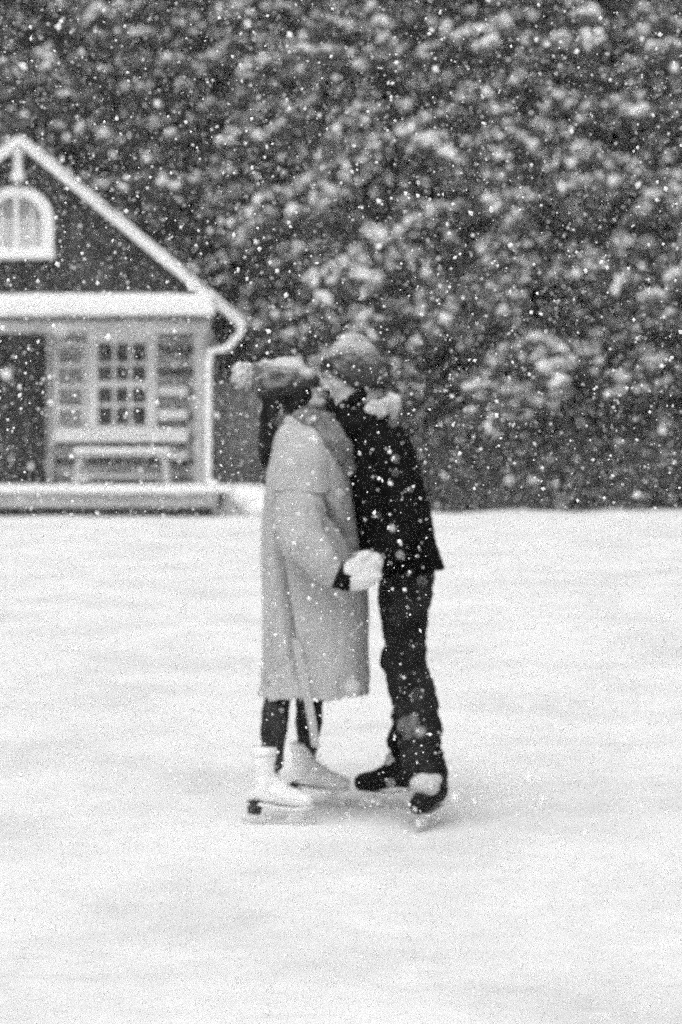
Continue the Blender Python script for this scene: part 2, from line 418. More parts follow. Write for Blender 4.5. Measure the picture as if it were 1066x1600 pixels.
def build_cabin():
    Yw = 35.65; Yf = 34.4; Yr = 35.3; Yb = 41.0
    cab = bpy.data.objects.new('log_cabin', None); cab.location = (-4.7, Yw, 0); C.objects.link(cab)
    tag(cab, 'log cabin with snowy gable roof, arched gable window and covered porch', 'cabin')
    off = Vector(cab.location)
    inv = Matrix.Translation(-off)
    made = []
    def B(mb, name, m, par=None, bevel=0, smooth=False):
        o = mb.build(name, m, par or cab, smooth, bevel); o.matrix_parent_inverse = inv.copy() if par is None else Matrix(); return o
    apex = P(30, 214, Yr); eave = P(377, 500, Yr)
    xa, za = apex.x, apex.z; xr, zr = eave.x, eave.z
    xl = 2*xa - xr; wr = P(322, 600, Yw).x; wl = 2*xa - wr
    slope = (za-zr)/(xr-xa); zt = zr + .28
    zp = P(0, 762, Yf).z                      # porch floor
    # log wall
    lg = MB(); z = .25; r = .148
    while z < 2.75:
        lg.tube([(wl, Yw+.12, z), (wr, Yw+.12, z)], [r*.97, r*1.03], seg=14)
        lg.tube([(wr-.12, Yw-.12, z), (wr-.12, Yb, z)], [r, r], seg=12)
        lg.tube([(wl+.12, Yw-.12, z), (wl+.12, Yb, z)], [r, r], seg=12)
        z += .335
    w_ = B(lg, 'wall', M['log'], smooth=True)
    core = MB().box((wl+.05, Yw+.10, .05), (wr-.05, Yb-.05, 2.85)); B(core, 'wall_core', M['chink'])
    # gable wall with vertical boards
    g = MB(); nb = 26; x0, x1 = xl+.35, xr-.35
    for i in range(nb):
        a = x0 + (x1-x0)*i/nb; b = x0 + (x1-x0)*(i+1)/nb - .015; mx_ = (a+b)/2
        zz = lambda x: za - slope*abs(x-xa) - .10
        yo = Yw - .03 - .012*(i % 2)
        vs = [(a, yo, 2.8), (b, yo, 2.8), (b, yo, max(2.81, zz(b))), (a, yo, max(2.81, zz(a))), (a, Yw+.08, 2.8), (b, Yw+.08, 2.8), (b, Yw+.08, max(2.81, zz(b))), (a, Yw+.08, max(2.81, zz(a)))]
        g.add(vs, [(0,1,2,3), (5,4,7,6), (1,5,6,2), (4,0,3,7), (3,2,6,7), (0,4,5,1)])
    B(g, 'gable_boards', M['siding'])
    gb = MB().add([(x0, Yb, 2.8), (x1, Yb, 2.8), (xa, Yb, za-.1), (x0, Yb-.1, 2.8), (x1, Yb-.1, 2.8), (xa, Yb-.1, za-.1)], [(0,2,1), (3,4,5), (0,1,4,3), (1,2,5,4), (2,0,3,5)])
    B(gb, 'back_gable', M['siding'])
    # roof: two slabs, snow above
    def slab(t0, t1, y0, y1, ext=0.0, top=None):
        m = MB()
        for sg in (1, -1):
            xe = xa + sg*(xr-xa+ext); ze = za - slope*(xr-xa+ext)
            vs = []
            for y in (y0, y1):
                vs += [(xa, y, za+t0), (xe, y, ze+t0), (xe, y, ze+t1), (xa, y, za+t1)]
            f = [(0,1,2,3), (7,6,5,4), (0,4,5,1), (1,5,6,2), (2,6,7,3), (3,7,4,0)]
            if sg < 0: f = [tuple(reversed(q)) for q in f]
            m.add(vs, f)
        return m
    roof = B(slab(-.10, 0.0, Yr+.02, Yb+.4), 'roof', M['shingle'])
    bb = slab(-.12, -.0, Yr-.03, Yr+.018, .02); B(bb, 'bargeboard', M['white_paint'])
    sn = slab(.004, .062, Yr-.06, Yb+.4, .04); 
    softsnow(sn, roof, .035, .04, 'roof_snow')
    # porch roof: sloping slab with heavy snow
    px0, px1 = xl+.3, P(330, 480, Yf).x
    zf = P(0, 497, Yf).z
    pr = MB().add([(px0, Yf, zf-.02), (px1, Yf, zf-.02), (px1, Yw-.05, zf+.10), (px0, Yw-.05, zf+.10), (px0, Yf, zf+.05), (px1, Yf, zf+.05), (px1, Yw-.05, zf+.17), (px0, Yw-.05, zf+.17)],
         [(0,3,2,1), (4,5,6,7), (0,1,5,4), (1,2,6,5), (2,3,7,6), (3,0,4,7)])
    pro = B(pr, 'porch_roof', M['shingle'])
    ps = MB().add([(px0-.05, Yf-.06, zf+.02), (px1+.06, Yf-.06, zf+.02), (px1+.06, Yw-.1, zf+.16), (px0-.05, Yw-.1, zf+.16), (px0-.05, Yf-.04, zf+.33), (px1+.04, Yf-.04, zf+.33), (px1+.03, Yw-.1, zf+.40), (px0-.05, Yw-.1, zf+.40)],
         [(0,3,2,1), (4,5,6,7), (0,1,5,4), (1,2,6,5), (2,3,7,6), (3,0,4,7)])
    softsnow(ps, pro, .03, .035, 'porch_roof_snow', 9)
    B(MB().box((px0, Yf+.04, zf-.21), (px1-.02, Yf+.2, zf-.024)), 'porch_beam', M['beam'], bevel=.01)
    # posts
    pm = MB().box((px1-.24, Yf+.06, zp), (px1-.09, Yf+.21, zf-.213)); B(pm, 'porch_post', M['beam'], bevel=.01)
    pm = MB().box((px0+.1, Yf+.06, zp), (px0+.25, Yf+.21, zf-.213)); B(pm, 'porch_post', M['beam'], bevel=.01)
    # porch deck
    dx1 = P(385, 780, Yf).x
    dk = MB().box((px0-.1, Yf, zp-.28), (dx1-.42, Yw-.1, zp-.05)); d_ = B(dk, 'porch_deck', M['beam'], bevel=.01)
    B(MB().box((px0, Yf+.10, -.06), (px1-.05, Yw-.1, zp-.283)), 'foundation', M['chink'])
    sm = MB().box((px0-.15, Yf-.06, zp-.075), (dx1-.2, Yf+.75, zp+.03))
    softsnow(sm, d_, .03, .025, 'deck_snow')
    # steps / stone with snow by the corner
    st = MB().box((dx1-.35, Yf+.15, -.05), (dx1+.18, Yf+.9, .26)); s_ = B(st, 'side_step', M['beam'], bevel=.02)
    q = MB(); q.ball((dx1+.02, Yf+.5, .28), (.42, .5, .17)); q.ball((dx1+.3, Yf+.5, .12), (.45, .6, .2)); q.ball((dx1-.1, Yf+.5, .35), (.25, .4, .1))
    softsnow(q, s_, .04, .03, 'step_snow')
    # multi-pane window
    def rect(l, t, r_, b_, d): a = P(l, t, d); c = P(r_, b_, d); return a.x, c.x, c.z, a.z
    x0, x1, z0, z1 = rect(138, 520, 246, 674, Yw)
    yw = Yw-.09; fw = .155
    fr = MB()
    fr.box((x0, yw-.05, z0), (x0+fw, yw+.1, z1)).box((x1-fw, yw-.05, z0), (x1, yw+.1, z1))
    fr.box((x0+fw, yw-.05, z1-fw), (x1-fw, yw+.1, z1)).box((x0+fw, yw-.05, z0), (x1-fw, yw+.1, z0+fw*.6))
    wf = B(fr, 'window', M['white_paint'], bevel=.006)
    gl = MB().box((x0+fw, yw+.02, z0+fw*.6), (x1-fw, yw+.05, z1-fw)); g_ = B(gl, 'pane', M['glass'], wf)
    g_.matrix_parent_inverse = Matrix()
    mu = MB(); ix0, ix1 = x0+fw, x1-fw; iz0, iz1 = z0+fw*.6, z1-fw
    for k in (1, 2): 
        c = ix0+(ix1-ix0)*k/3; mu.box((c-.022, yw-.012, iz0), (c+.022, yw+.018, iz1))
    for k in (1, 2, 3):
        c = iz0+(iz1-iz0)*k/4; h = .05 if k == 2 else .024; mu.box((ix0, yw-.018, c-h), (ix1, yw+.016, c+h))
    B(mu, 'muntins', M['white_paint'], wf)
    B(MB().box((x0-.12, yw-.10, z1+.003), (x1+.08, yw+.08, z1+.09)), 'window_header', M['white_paint'], wf)
    # side sash left of it, frosted
    sx0, sx1, sz0, sz1 = rect(86, 534, 136, 674, Yw)
    sh = MB().box((sx0, yw-.02, sz0), (sx0+.06, yw+.08, sz1)).box((sx1-.05, yw-.02, sz0), (sx1, yw+.08, sz1))
    for k in range(5):
        c = sz0+(sz1-sz0-.06)*k/4; sh.box((sx0+.06, yw-.02, c), (sx1-.05, yw+.08, c+.06))
    s2 = B(sh, 'window', M['white_paint'], bevel=.005)
    B(MB().box((sx0+.06, yw+.03, sz0+.06), (sx1-.05, yw+.06, sz1-.06)), 'pane', M['frost'], s2)
    # ledge under the windows, snow lying on it
    lx0, lx1, lz0, lz1 = rect(84, 678, 294, 690, Yw-.2)
    le = B(MB().box((lx0, Yw-.36, lz0), (lx1, Yw-.06, lz1-.02)), 'window_ledge', M['white_paint'], bevel=.01)
    softsnow(MB().box((lx0, Yw-.35, lz1-.025), (lx1, Yw-.10, lz1+.075)), le, .02, .02, 'ledge_snow', 3)
    # firewood-like snowy logs right of the window (snow on log tops)
    rx0, rx1, _, _ = rect(250, 600, 292, 610, Yw)
    for py in (612, 648, 712):
        zc = P(0, py, Yw-.1).z
        sb = MB(); sb.box((rx0-.02, Yw-.19, zc-.06), (rx1+.02, Yw+.02, zc+.08))
        softsnow(sb, w_, .015, .015, 'ledge_snow', 2)
    # dark double door at the left
    a0, a1, b0, b1 = rect(-62, 514, 74, 756, Yw)
    dr = MB().box((a0, Yw-.10, zp), (a1, Yw-.04, b1))
    for k in range(2):
        for (u0, u1) in ((.1, .9), (1.05, 1.85)):
            hw = (a1-a0)/2
            xx0 = a0 + hw*k + .10; xx1 = a0 + hw*(k+1) - .10
            dr.box((xx0, Yw-.125, zp+u0+.05), (xx1, Yw-.102, zp+u1+.05))
    dd = B(dr, 'door', M['door'], bevel=.008)
    kn = MB().ball(((a0+a1)/2-.08, Yw-.17, zp+1.0), .035); B(kn, 'handle', M['steel'], dd)
    B(MB().box((a1+.003, Yw-.12, zp), (a1+.10, Yw-.03, b1)), 'door_jamb', M['beam']); B(MB().box((a0-.10, Yw-.12, zp), (a0-.003, Yw-.03, b1)), 'door_jamb', M['beam'])
    # arched gable window
    cx = P(28, 0, Yw).x; hw = (P(86, 0, Yw).x - cx); zb = P(0, 404, Yw).z; ztop = P(0, 292, Yw).z
    ya = Yw-.12
    def arch(hw_, zb_, zt_, ins, n=20):
        zc = zt_-hw_*.92; pts = [(cx+hw_, zb_)]
        for i in range(n+1):
            t = math.pi*i/n; pts.append((cx+hw_*math.cos(t), zc+hw_*.92*math.sin(t)))
        pts.append((cx-hw_, zb_)); return pts
    o_ = arch(hw, zb, ztop, 0); i_ = arch(hw-.17, zb+.15, ztop-.16, 0); n = len(o_)
    vs = [(x, ya-.06, z) for x, z in o_]+[(x, ya-.06, z) for x, z in i_]+[(x, ya+.08, z) for x, z in o_]+[(x, ya+.08, z) for x, z in i_]
    fs = []
    for k in range(n):
        j = (k+1) % n
        fs += [(k, j, n+j, n+k), (2*n+k, 3*n+k, 3*n+j, 2*n+j), (k, 2*n+k, 2*n+j, j), (n+k, n+j, 3*n+j, 3*n+k)]
    af = B(MB().add(vs, fs), 'arched_window', M['white_paint'], bevel=.012)
    B(MB().add([(x, ya+.03, z) for x, z in i_], [tuple(range(n))]), 'pane', M['frost'], af)
    im = MB().box((cx-.03, ya-.02, zb+.15), (cx+.03, ya+.02, ztop-.16))
    for dx in (-.23, .23): im.box((cx+dx-.015, ya-.01, zb+.15), (cx+dx+.015, ya+.02, ztop-.30))
    im.box((cx-hw+.17, ya-.012, zb+.52), (cx+hw-.17, ya+.018, zb+.55))
    B(im, 'muntins', M['white_paint'], af)
    B(MB().box((cx-hw+.18, ya+.001, zb+.15), (cx+hw-.18, ya+.012, zb+.50)), 'curtain', M['curtain'], af)
    softsnow(MB().box((cx-hw-.02, ya-.16, zb-.02), (cx+hw+.02, ya+.02, zb+.10)), af, .02, .02, 'sill_snow', 4)
    # peak ornament: turned white finial hung under the gable peak
    fz = P(0, 240, Yr+.1).z; ox = P(28, 0, Yr+.1).x
    fb = MB().ball((ox, Yr+.1, fz), (.10, .08, .10)).ball((ox, Yr+.1, fz-.17), (.075, .06, .10)).ball((ox, Yr+.1, fz-.33), (.11, .08, .10)).tube([(ox, Yr+.1, fz), (ox, Yr+.1, za-.1)], [.03, .03])
    fuse(fb, 'gable_finial', M['white_paint'], cab, .015, 3).matrix_parent_inverse = inv.copy()
    # gutter elbow and downpipe
    dp = [P(378, 508, Yf+.3), P(376, 522, Yf+.3), P(352, 545, Yf+.2), P(328, 549, Yf+.1), P(326, 570, Yf+.05), P(326, 752, Yf+.05), P(338, 757, Yf-.02)]
    pts = []
    for a, b in zip(dp[:-1], dp[1:]):
        nn = max(1, int((b-a).length/.12))
        for k in range(nn): pts.append(a.lerp(b, k/nn))
    pts.append(dp[-1])
    dm = MB().limb(pts, [.052]*len(pts))
    fuse(dm, 'downpipe', M['white_paint'], cab, .014, 3, folds(.02, 9, 9, 3)).matrix_parent_inverse = inv.copy()
    # lean-to of plain boards on the right side
    w0, w1 = P(334, 0, 37).x, P(430, 0, 37).x; zt_ = P(0, 590, 37).z
    wg = MB(); k = 0; x = w0
    while x < w1-.01:
        wg.box((x, 37.0 - .01*(k % 2), .0), (min(x+.16, w1), 37.06, zt_ - (x-w0)*.25)); x += .165; k += 1
    wg.box((w0, 37.062, .0), (w1-.02, 39.6, zt_-.35))
    wo = B(wg, 'lean_to', M['wing'])
    R_ = MB().add([(w0-.0, 36.9, zt_+.03), (w1+.1, 36.9, zt_-.25), (w1+.1, 39.7, zt_-.25), (w0, 39.7, zt_+.03), (w0, 36.9, zt_+.12), (w1+.1, 36.9, zt_-.15), (w1+.1, 39.7, zt_-.15), (w0, 39.7, zt_+.12)],
         [(0,3,2,1), (4,5,6,7), (0,1,5,4), (1,2,6,5), (2,3,7,6), (3,0,4,7)])
    B(R_, 'lean_to_roof', M['shingle'], wo)
    # bench on the porch
    be = bpy.data.objects.new('porch_bench', None); by = Yf+.55
    a = P(118, 703, by); b = P(266, 703, by); be.location = ((a.x+b.x)/2, by, zp); C.objects.link(be)
    tag(be, 'low wooden bench on the cabin porch under the paned window', 'bench')
    cx_ = be.location.x; hl = (b.x-a.x)/2; sh_ = a.z - zp - .03
    MB().box((-hl, -.18, sh_-.05), (hl, -.01, sh_)).box((-hl, .01, sh_-.05), (hl, .18, sh_)).build('seat', M['bench'], be, bevel=.008)
    for sg in (-1, 1):
        for fb_ in (-1, 1):
            x = sg*(hl-.07); MB().tube([(x+sg*.05, fb_*.14, 0), (x-sg*.01, fb_*.11, sh_-.052)], [.05, .045], seg=6).build('leg', M['bench'], be)
    MB().box((-hl+.1, -.015, .12), (hl-.1, .015, .17)).build('stretcher', M['bench'], be)
    fuse(MB().box((-hl-.01, -.19, sh_+.0), (hl+.01, .17, sh_+.06)), 'seat_snow', M['snow'], be, .015, 4, folds(.015, 6, 6, 1))
build_cabin()

# ------------------------------------------------------------ people
def head_shapes(mb, T, male=True):
    def b(c, r, R=None): mb.ball(T @ Vector(c), r, T.to_3x3() if R is None else R, seg=16, rings=10)
    def l(pts, rr): mb.limb([T @ Vector(p) for p in pts], rr)
    b((-.010, 0, .035), (.098, .077, .088)); b((.035, 0, -.03), (.060, .060, .088))
    for s in (-1, 1):
        l([(0, s*.050, -.05), (.035, s*.042, -.088), (.072, s*.014, -.103)], [.020, .020, .018])
        b((.055, s*.036, -.030), (.032, .028, .028)); b((-.005, s*.079, -.015), (.018, .009, .031))
        b((.010, s*.062, .0), (.03, .014, .03))
    b((.080, 0, -.104), (.018, .020, .016))
    l([(.090, 0, .012), (.104, 0, -.012), (.116, 0, -.032)], [.008, .010, .012])
    for s in (-1, 1): b((.102, s*.011, -.036), (.010, .009, .008))
    l([(.083, -.036, .022), (.094, 0, .022), (.083, .036, .022)], [.012, .013, .012])
    b((.094, 0, -.060), (.012, .024, .007)); b((.092, 0, -.072), (.011, .021, .007))

def hand_shapes(mb, wr, d, pn, curl=.5, s=1.0):
    """palm plus four unequal fingers and a thumb; d = pointing direction, pn = palm normal"""
    d = d.normalized(); pn = (pn - d*pn.dot(d)).normalized(); sd = d.cross(pn)
    for k, (o, L) in enumerate(((-.028, .068), (-.010, .078), (.010, .073), (.027, .058))):
        k0 = wr + d*.085*s + sd*o*s; mb.limb([wr+d*.01+sd*o*.6*s, k0], [.014*s, .012*s])
        p1 = k0 + (d*math.cos(curl*.6) + pn*math.sin(curl*.6))*L*.45*s
        p2 = p1 + (d*math.cos(curl*1.5) + pn*math.sin(curl*1.5))*L*.33*s
        p3 = p2 + (d*math.cos(curl*2.2) + pn*math.sin(curl*2.2))*L*.25*s
        mb.limb([k0, p1, p2, p3], [.0095*s, .009*s, .008*s, .007*s])
    t0 = wr + d*.02*s - sd*.025*s; t1 = t0 + (d*.6 - sd*.7 + pn*.3).normalized()*.04*s; t2 = t1 + (d*.9 - sd*.2 + pn*.4).normalized()*.032*s
    mb.limb([t0, t1, t2], [.014*s, .011*s, .009*s])

def elliptic(mb, rows, d=9.4, n=40, yoff=0):
    rr = []
    for py, L, R, b in rows:
        a = P(L, py, d); c = P(R, py, d); cx = (a.x+c.x)/2; hx = (c.x-a.x)/2
        ring = []
        for j in range(n):
            t = 2*math.pi*j/n; ct, st = math.cos(t), math.sin(t); e = 2/2.3
            ring.append(Vector((cx+hx*math.copysign(abs(ct)**e, ct), d+yoff+b*math.copysign(abs(st)**e, st), a.z)))
        rr.append(ring)
    rr.reverse()
    mb.rings(rr); return mb

def figure_skate(parent, loc, yaw, top=.285, name='skate'):
    e = bpy.data.objects.new(name, None); C.objects.link(e); e.parent = parent
    T = Matrix.Translation(loc) @ Matrix.Rotation(yaw, 4, 'Z')
    e.matrix_local = parent.matrix_world.inverted() @ T if False else T
    e.location = Vector(loc) - parent.location; e.rotation_euler = (0, 0, yaw)
    b = MB().limb([(-.062, 0, top-.02), (-.061, 0, top*.68), (-.062, 0, .13)], [.052, .045, .042])
    b.limb([(-.098, 0, .106), (-.075, 0, .115), (-.01, 0, .115), (.05, 0, .098), (.10, 0, .088)], [.024, .036, .041, .036, .027])
    b.limb([(-.05, 0, .18), (-.01, 0, .14), (.03, 0, .12)], [.033, .029, .024])
    bo = fuse(b, 'boot', M['white_boot'], e, .006, 5, folds(.004, 20, 40, 4), cut=lambda p: p.z > top)
    MB().tube([(-.062, 0, top-.03), (-.062, 0, top+.004)], [.0515, .0505], seg=20).build('boot_cuff', M['white_boot'], bo, True)
    for i in range(5):
        t = i/4; MB().tube([(-.012+.05*t, -.026, .215-.085*t), (-.004+.05*t, 0, .22-.085*t), (-.012+.05*t, .026, .215-.085*t)], [.003]*3, seg=5).build('lace', M['holder'], bo)
    sp = MB(); pr = [(-.125, .024), (-.05, .030), (.0, .026), (.05, .036), (.10, .030), (.128, .010)]
    rr = [[(x, -w_, z), (x, w_, z), (x, w_, z+.008), (x, -w_, z+.008)] for (x, w_), z in zip(pr, (.070, .068, .058, .054, .056, .062))]
    sp.rings(rr); sp.build('sole', M['holder'], e)
    MB().tube([(-.100, 0, .034), (-.096, 0, .080)], [.026, .033], seg=10).build('heel', M['sole'], e)
    bl = MB().box((-.15, -.002, 0.0), (.12, .002, .012)).box((-.10, -.002, .012), (-.055, .002, .036)).box((.03, -.002, .012), (.085, .002, .054))
    bl.tube([(.12, 0, .006), (.135, 0, .02)], [.006, .004], seg=6)
    bl.build('blade', M['steel'], e)
    return e

def hockey_skate(parent, loc, yaw, pale=False, name='skate'):
    e = bpy.data.objects.new(name, None); C.objects.link(e); e.parent = parent
    e.location = Vector(loc) - parent.location; e.rotation_euler = (0, 0, yaw)
    b = MB().limb([(-.070, 0, .205), (-.073, 0, .17), (-.08, 0, .125)], [.048, .047, .045])
    b.limb([(-.085, 0, .115), (-.01, 0, .120), (.06, 0, .108), (.115, 0, .100)], [.040, .044, .042, .036])
    b.limb([(-.055, 0, .20), (-.005, 0, .15), (.04, 0, .125)], [.040, .038, .036])
    fuse(b, 'boot', M['black_boot'], e, .007, 4, folds(.005, 16, 30, 6))
    tg = MB().limb([(.005, 0, .155), (-.005, 0, .19)], [.028, .032]) if not pale else MB().ball((.045, 0, .165), (.048, .060, .045)).ball((.010, 0, .180), (.05, .058, .03))
    fuse(tg, 'tongue', M['felt'], e, .008, 3, folds(.008, 14, 14, 2))
    h = MB(); pr = [(-.125, .022, .070), (-.07, .028, .068), (0, .022, .060), (.07, .034, .062), (.108, .018, .068)]
    h.rings([[(x, -w_, z-.010), (x, w_, z-.010), (x, w_, z), (x, -w_, z)] for x, w_, z in pr])
    h.box((-.12, -.010, .018), (-.055, .010, .056)).box((.035, -.010, .018), (.115, .010, .048))
    h.build('blade_holder', M['holder'], e, bevel=.003)
    MB().box((-.135, -.002, 0), (.135, .002, .0178)).build('blade', M['steel'], e, bevel=.001)
    return e

def person(name, loc, label):
    e = bpy.data.objects.new(name, None); C.objects.link(e); e.location = loc; tag(e, label, 'person'); bpy.context.view_layer.update(); return e
def fix(o, e): o.matrix_parent_inverse = Matrix.Translation(-Vector(e.location)); return o

def build_woman():
    e = person('person', (P(480, 1200).x, 9.4, 0), 'person in long pale wool coat and pompom hat, head tilted back, in white skates')
    K = lambda mb, n, m, par=None, **k: (fix(fuse(mb, n, m, e, **k), e) if par is None else fuse(mb, n, m, par, **k))
    hc = P(456, 604); T = Matrix.Translation(hc) @ Matrix.Rotation(rad(-25), 4, 'Y')
    b = MB(); head_shapes(b, T)
    b.limb([T @ Vector((-.03, 0, -.04)), P(450, 650), P(462, 690)], [.052, .050, .06])
    b.limb([P(466, 705), P(476, 745), P(484, 800), P(488, 860), P(488, 895)], [.085, .10, .095, .105, .11])
    for s in (-1, 1):
        y = 9.4+s*.155; b.limb([P(470, 706, 9.4+s*.06), P(476, 712, y)], [.06, .05])
        b.limb([P(486, 890, 9.4+s*.06), P(486, 910, 9.4+s*.09)], [.10, .095])
    b.limb([P(476, 712, 9.245), P(468, 835, 9.16), P(531, 899, 9.10)], [.045, .036, .026])
    hand_shapes(b, P(534, 897, 9.10), Vector((.9, 0, .25)), Vector((0, 1, -.2)), .7, .92)
    b.limb([P(476, 712, 9.555), P(520, 820, 9.66), P(600, 850, 9.66)], [.045, .036, .026])
    hand_shapes(b, P(603, 850, 9.66), Vector((1, -.15, .1)), Vector((0, -1, 0)), .5, .92)
    b.limb([P(478, 910, 9.34), P(450, 1050, 9.31), P(430, 1110, 9.27), P(423, 1222, 9.21)], [.085, .052, .048, .030])
    b.limb([P(490, 910, 9.49), P(488, 1050, 9.58), P(481, 1205, 9.63)], [.085, .052, .030])
    K(b, 'body', M['skin'], voxel=.0055, smooth=3)
    for s in (-1, 1):
        m = MB().ball(T @ Vector((.082, s*.033, .002)), (.006, .010, .004)); fix(m.build('eye', M['eye'], e, True), e)
    # leggings
    lg = MB().limb([P(486, 880, 9.36), P(452, 1040, 9.32), P(433, 1100, 9.27), P(428, 1150, 9.24), P(425, 1195, 9.22)], [.075, .056, .053, .051, .043])
    lg.limb([P(488, 880, 9.48), P(488, 1040, 9.58), P(484, 1105, 9.60), P(481, 1160, 9.62), P(479, 1200, 9.625)], [.10, .062, .058, .046, .034]); lg.ball(P(490, 890), (.09, .13, .12))
    K(lg, 'leggings', M['leggings'], voxel=.008, smooth=4, disp=folds(.010, 9, 18, 1))
    # coat
    rows = [(648, 440, 500, .085), (660, 430, 515, .13), (676, 425, 528, .172), (700, 421, 540, .198), (740, 417, 550, .205), (780, 413, 556, .202),
            (840, 410, 564, .200), (900, 409, 573, .205), (960, 410, 577, .212), (1020, 411, 578, .222), (1066, 407, 579, .232), (1086, 403, 580, .24), (1130, 401, 581, .245)]
    cm = elliptic(MB(), rows)
    f1 = folds(.014, 7, 1.6, 3, .003)
    def cdisp(p, n):
        v = f1(p, n)*(1 + max(0, (.95-p.z))*1.4)
        if p.y < 9.4:                               # deep pleat down the back panel
            px = 533+(p.x)*F/p.y; py = 633-(p.z-HZ)*F/p.y
            xc = 438 + max(0, py-880)*.155 - max(0, 880-py)*.02
            k = 1.3*math.exp(-((px-xc)/5.5)**2)*min(1, max(0, (py-720)/120))*min(1, max(0, (1070-py)/90))
            v -= n*.046*k
            k2 = math.exp(-((px-xc+17)/10)**2)*min(1, max(0, (py-760)/120)); v += n*.012*k2
            k3 = math.exp(-((py-(1075-(px-405)*.9))/9)**2)*(1 if 405 < px < 455 else 0); v -= n*.012*k3
            for (ax, ay), (bx, by) in (((498, 776), (522, 806)), ((522, 806), (548, 838)), ((548, 838), (563, 872))):
                t = max(0, min(1, ((px-ax)*(bx-ax)+(py-ay)*(by-ay))/((bx-ax)**2+(by-ay)**2)))
                dd = math.hypot(px-ax-t*(bx-ax), py-ay-t*(by-ay)); v -= n*.050*math.exp(-(dd/5.5)**2)
        return v
    coat = K(cm, 'coat', M['coat'], voxel=.0065, smooth=3, disp=cdisp, cut=lambda p: p.z < .470 + .006*math.sin(p.x*30), thick=.006)
    def sub(mb, n, m, par, **k):
        o = fuse(mb, n, m, par, **k); return o
    sl_ = MB().limb([P(476, 716, 9.262), P(470, 762, 9.225), P(466, 805, 9.17), P(474, 848, 9.14), P(500, 878, 9.10), P(515, 892, 9.10)], [.082, .092, .096, .090, .068, .052])
    sub(sl_, 'sleeve', M['coat'], coat, voxel=.007, smooth=5, disp=folds(.018, 9, 9, 8, .003))
    s2 = MB().limb([P(476, 716, 9.54), P(500, 790, 9.63), P(530, 835, 9.67), P(585, 850, 9.67)], [.085, .085, .075, .06])
    sub(s2, 'sleeve', M['coat'], coat, voxel=.008, smooth=5, disp=folds(.012, 8, 8, 9))
    # yoke flap lying over the sleeve top
    yk = MB().limb([P(480, 706, 9.27), P(474, 730, 9.235), P(470, 790, 9.215)], [.085, .102, .117])
    sub(yk, 'yoke', M['coat'], coat, voxel=.0065, smooth=4, disp=folds(.010, 9, 9, 8), cut=lambda p: p.z < P(0, 769, 9.15).z + .05*(p.x+.14) + .008*math.sin(p.x*22), thick=.008)
    # collar
    cl = MB()
    for k in range(24):
        a = 2*math.pi*k/24; c = P(468, 664) + Vector((.095*math.cos(a), .10*math.sin(a), -.05*math.cos(a))); cl.ball(c, (.034, .034, .040))
    sub(cl, 'collar', M['coat'], coat, voxel=.008, smooth=5, disp=folds(.01, 9, 9, 5))
    # belt end trailing below the hem
    bt = MB(); path = [P(462, 1000, 9.165), P(469, 1035, 9.155), P(476, 1070, 9.15), P(482, 1095, 9.145), P(488, 1130, 9.15), P(494, 1168, 9.155)]
    rr = []
    for i, p in enumerate(path):
        w_ = .017; rr.append([p+Vector((-w_, -.003, .004)), p+Vector((w_, -.003, -.004)), p+Vector((w_, .003, -.004)), p+Vector((-w_, .003, .004))])
    bt.rings(rr); bt.build('belt', M['coat'], coat, bevel=.002)
    # scarf
    sc = MB()
    for k in range(26):
        a = 2*math.pi*k/26; c = P(488, 664) + Vector((.105*math.cos(a), .105*math.sin(a), -.052*math.cos(a)+.01*math.sin(3*a))); sc.ball(c, (.040, .040, .044))
    for k in range(24):
        a = 2*math.pi*k/24; c = P(487, 648) + Vector((.078*math.cos(a), .085*math.sin(a), -.028*math.cos(a))); sc.ball(c, .032)
    sc.limb([P(520, 676, 9.3), P(536, 702, 9.27), P(546, 728, 9.28)], [.045, .045, .035])
    sc.limb([P(500, 668, 9.28), P(520, 690, 9.24), P(535, 712, 9.25)], [.035, .035, .025])
    K(sc, 'scarf', M['scarf'], voxel=.008, smooth=3, disp=folds(.018, 14, 14, 6, .004))
    # hair
    h = MB().ball(P(446, 610), (.103, .094, .104)); h.ball(P(470, 612, 9.4), (.062, .085, .075))
    for s in (-1, 1): h.limb([P(468, 620, 9.4+s*.07), P(450, 652, 9.4+s*.085), P(432, 690, 9.4+s*.08)], [.04, .034, .022])
    for s in (-1.2, -.4, .4, 1.2): h.limb([P(428, 628, 9.4+s*.05), P(420, 660, 9.4+s*.075), P(415, 700, 9.4+s*.08), P(415, 724, 9.4+s*.06)], [.044, .034, .028, .012])
    def hd(p, n): return n*(.010*noise.noise(Vector((p.x*40, p.y*60, p.z*5))) + .006*noise.noise(p*16))
    K(h, 'hair', M['hair'], voxel=.006, smooth=3, disp=hd)
    # hat
    ht = MB().ball(P(452, 604), (.118, .104, .098), Matrix.Rotation(rad(12), 3, 'Y')); ht.ball(P(474, 594), (.058, .088, .046)); ht.limb([P(436, 597), P(418, 588), P(406, 586)], [.090, .066, .045])
    hf = folds(.010, 14, 14, 12, .004)
    def line(p, dz=0): px = 533+p.x*F/p.y; return HZ-((621 - (px-400)*.22 + 5*math.sin(max(0, min(1, (px-400)/98))*math.pi)) - 633)/402 + dz
    hat = K(ht, 'hat', M['hat'], voxel=.006, smooth=3, disp=hf, cut=lambda p: p.z < line(p), thick=.006)
    bd = MB()
    for k in range(40):
        a = 2*math.pi*k/40; x = hc.x-.010+.110*math.cos(a); y = 9.4+.098*math.sin(a); p = Vector((x, y, 0)); bd.ball((x, y, line(p)+.012), (.014, .014, .024), seg=10, rings=7)
    sub(bd, 'hat_band', M['cuff'], hat, voxel=.006, smooth=3, disp=folds(.006, 40, 6, 3))
    pp = MB().ball(P(381, 586), (.047, .047, .047))
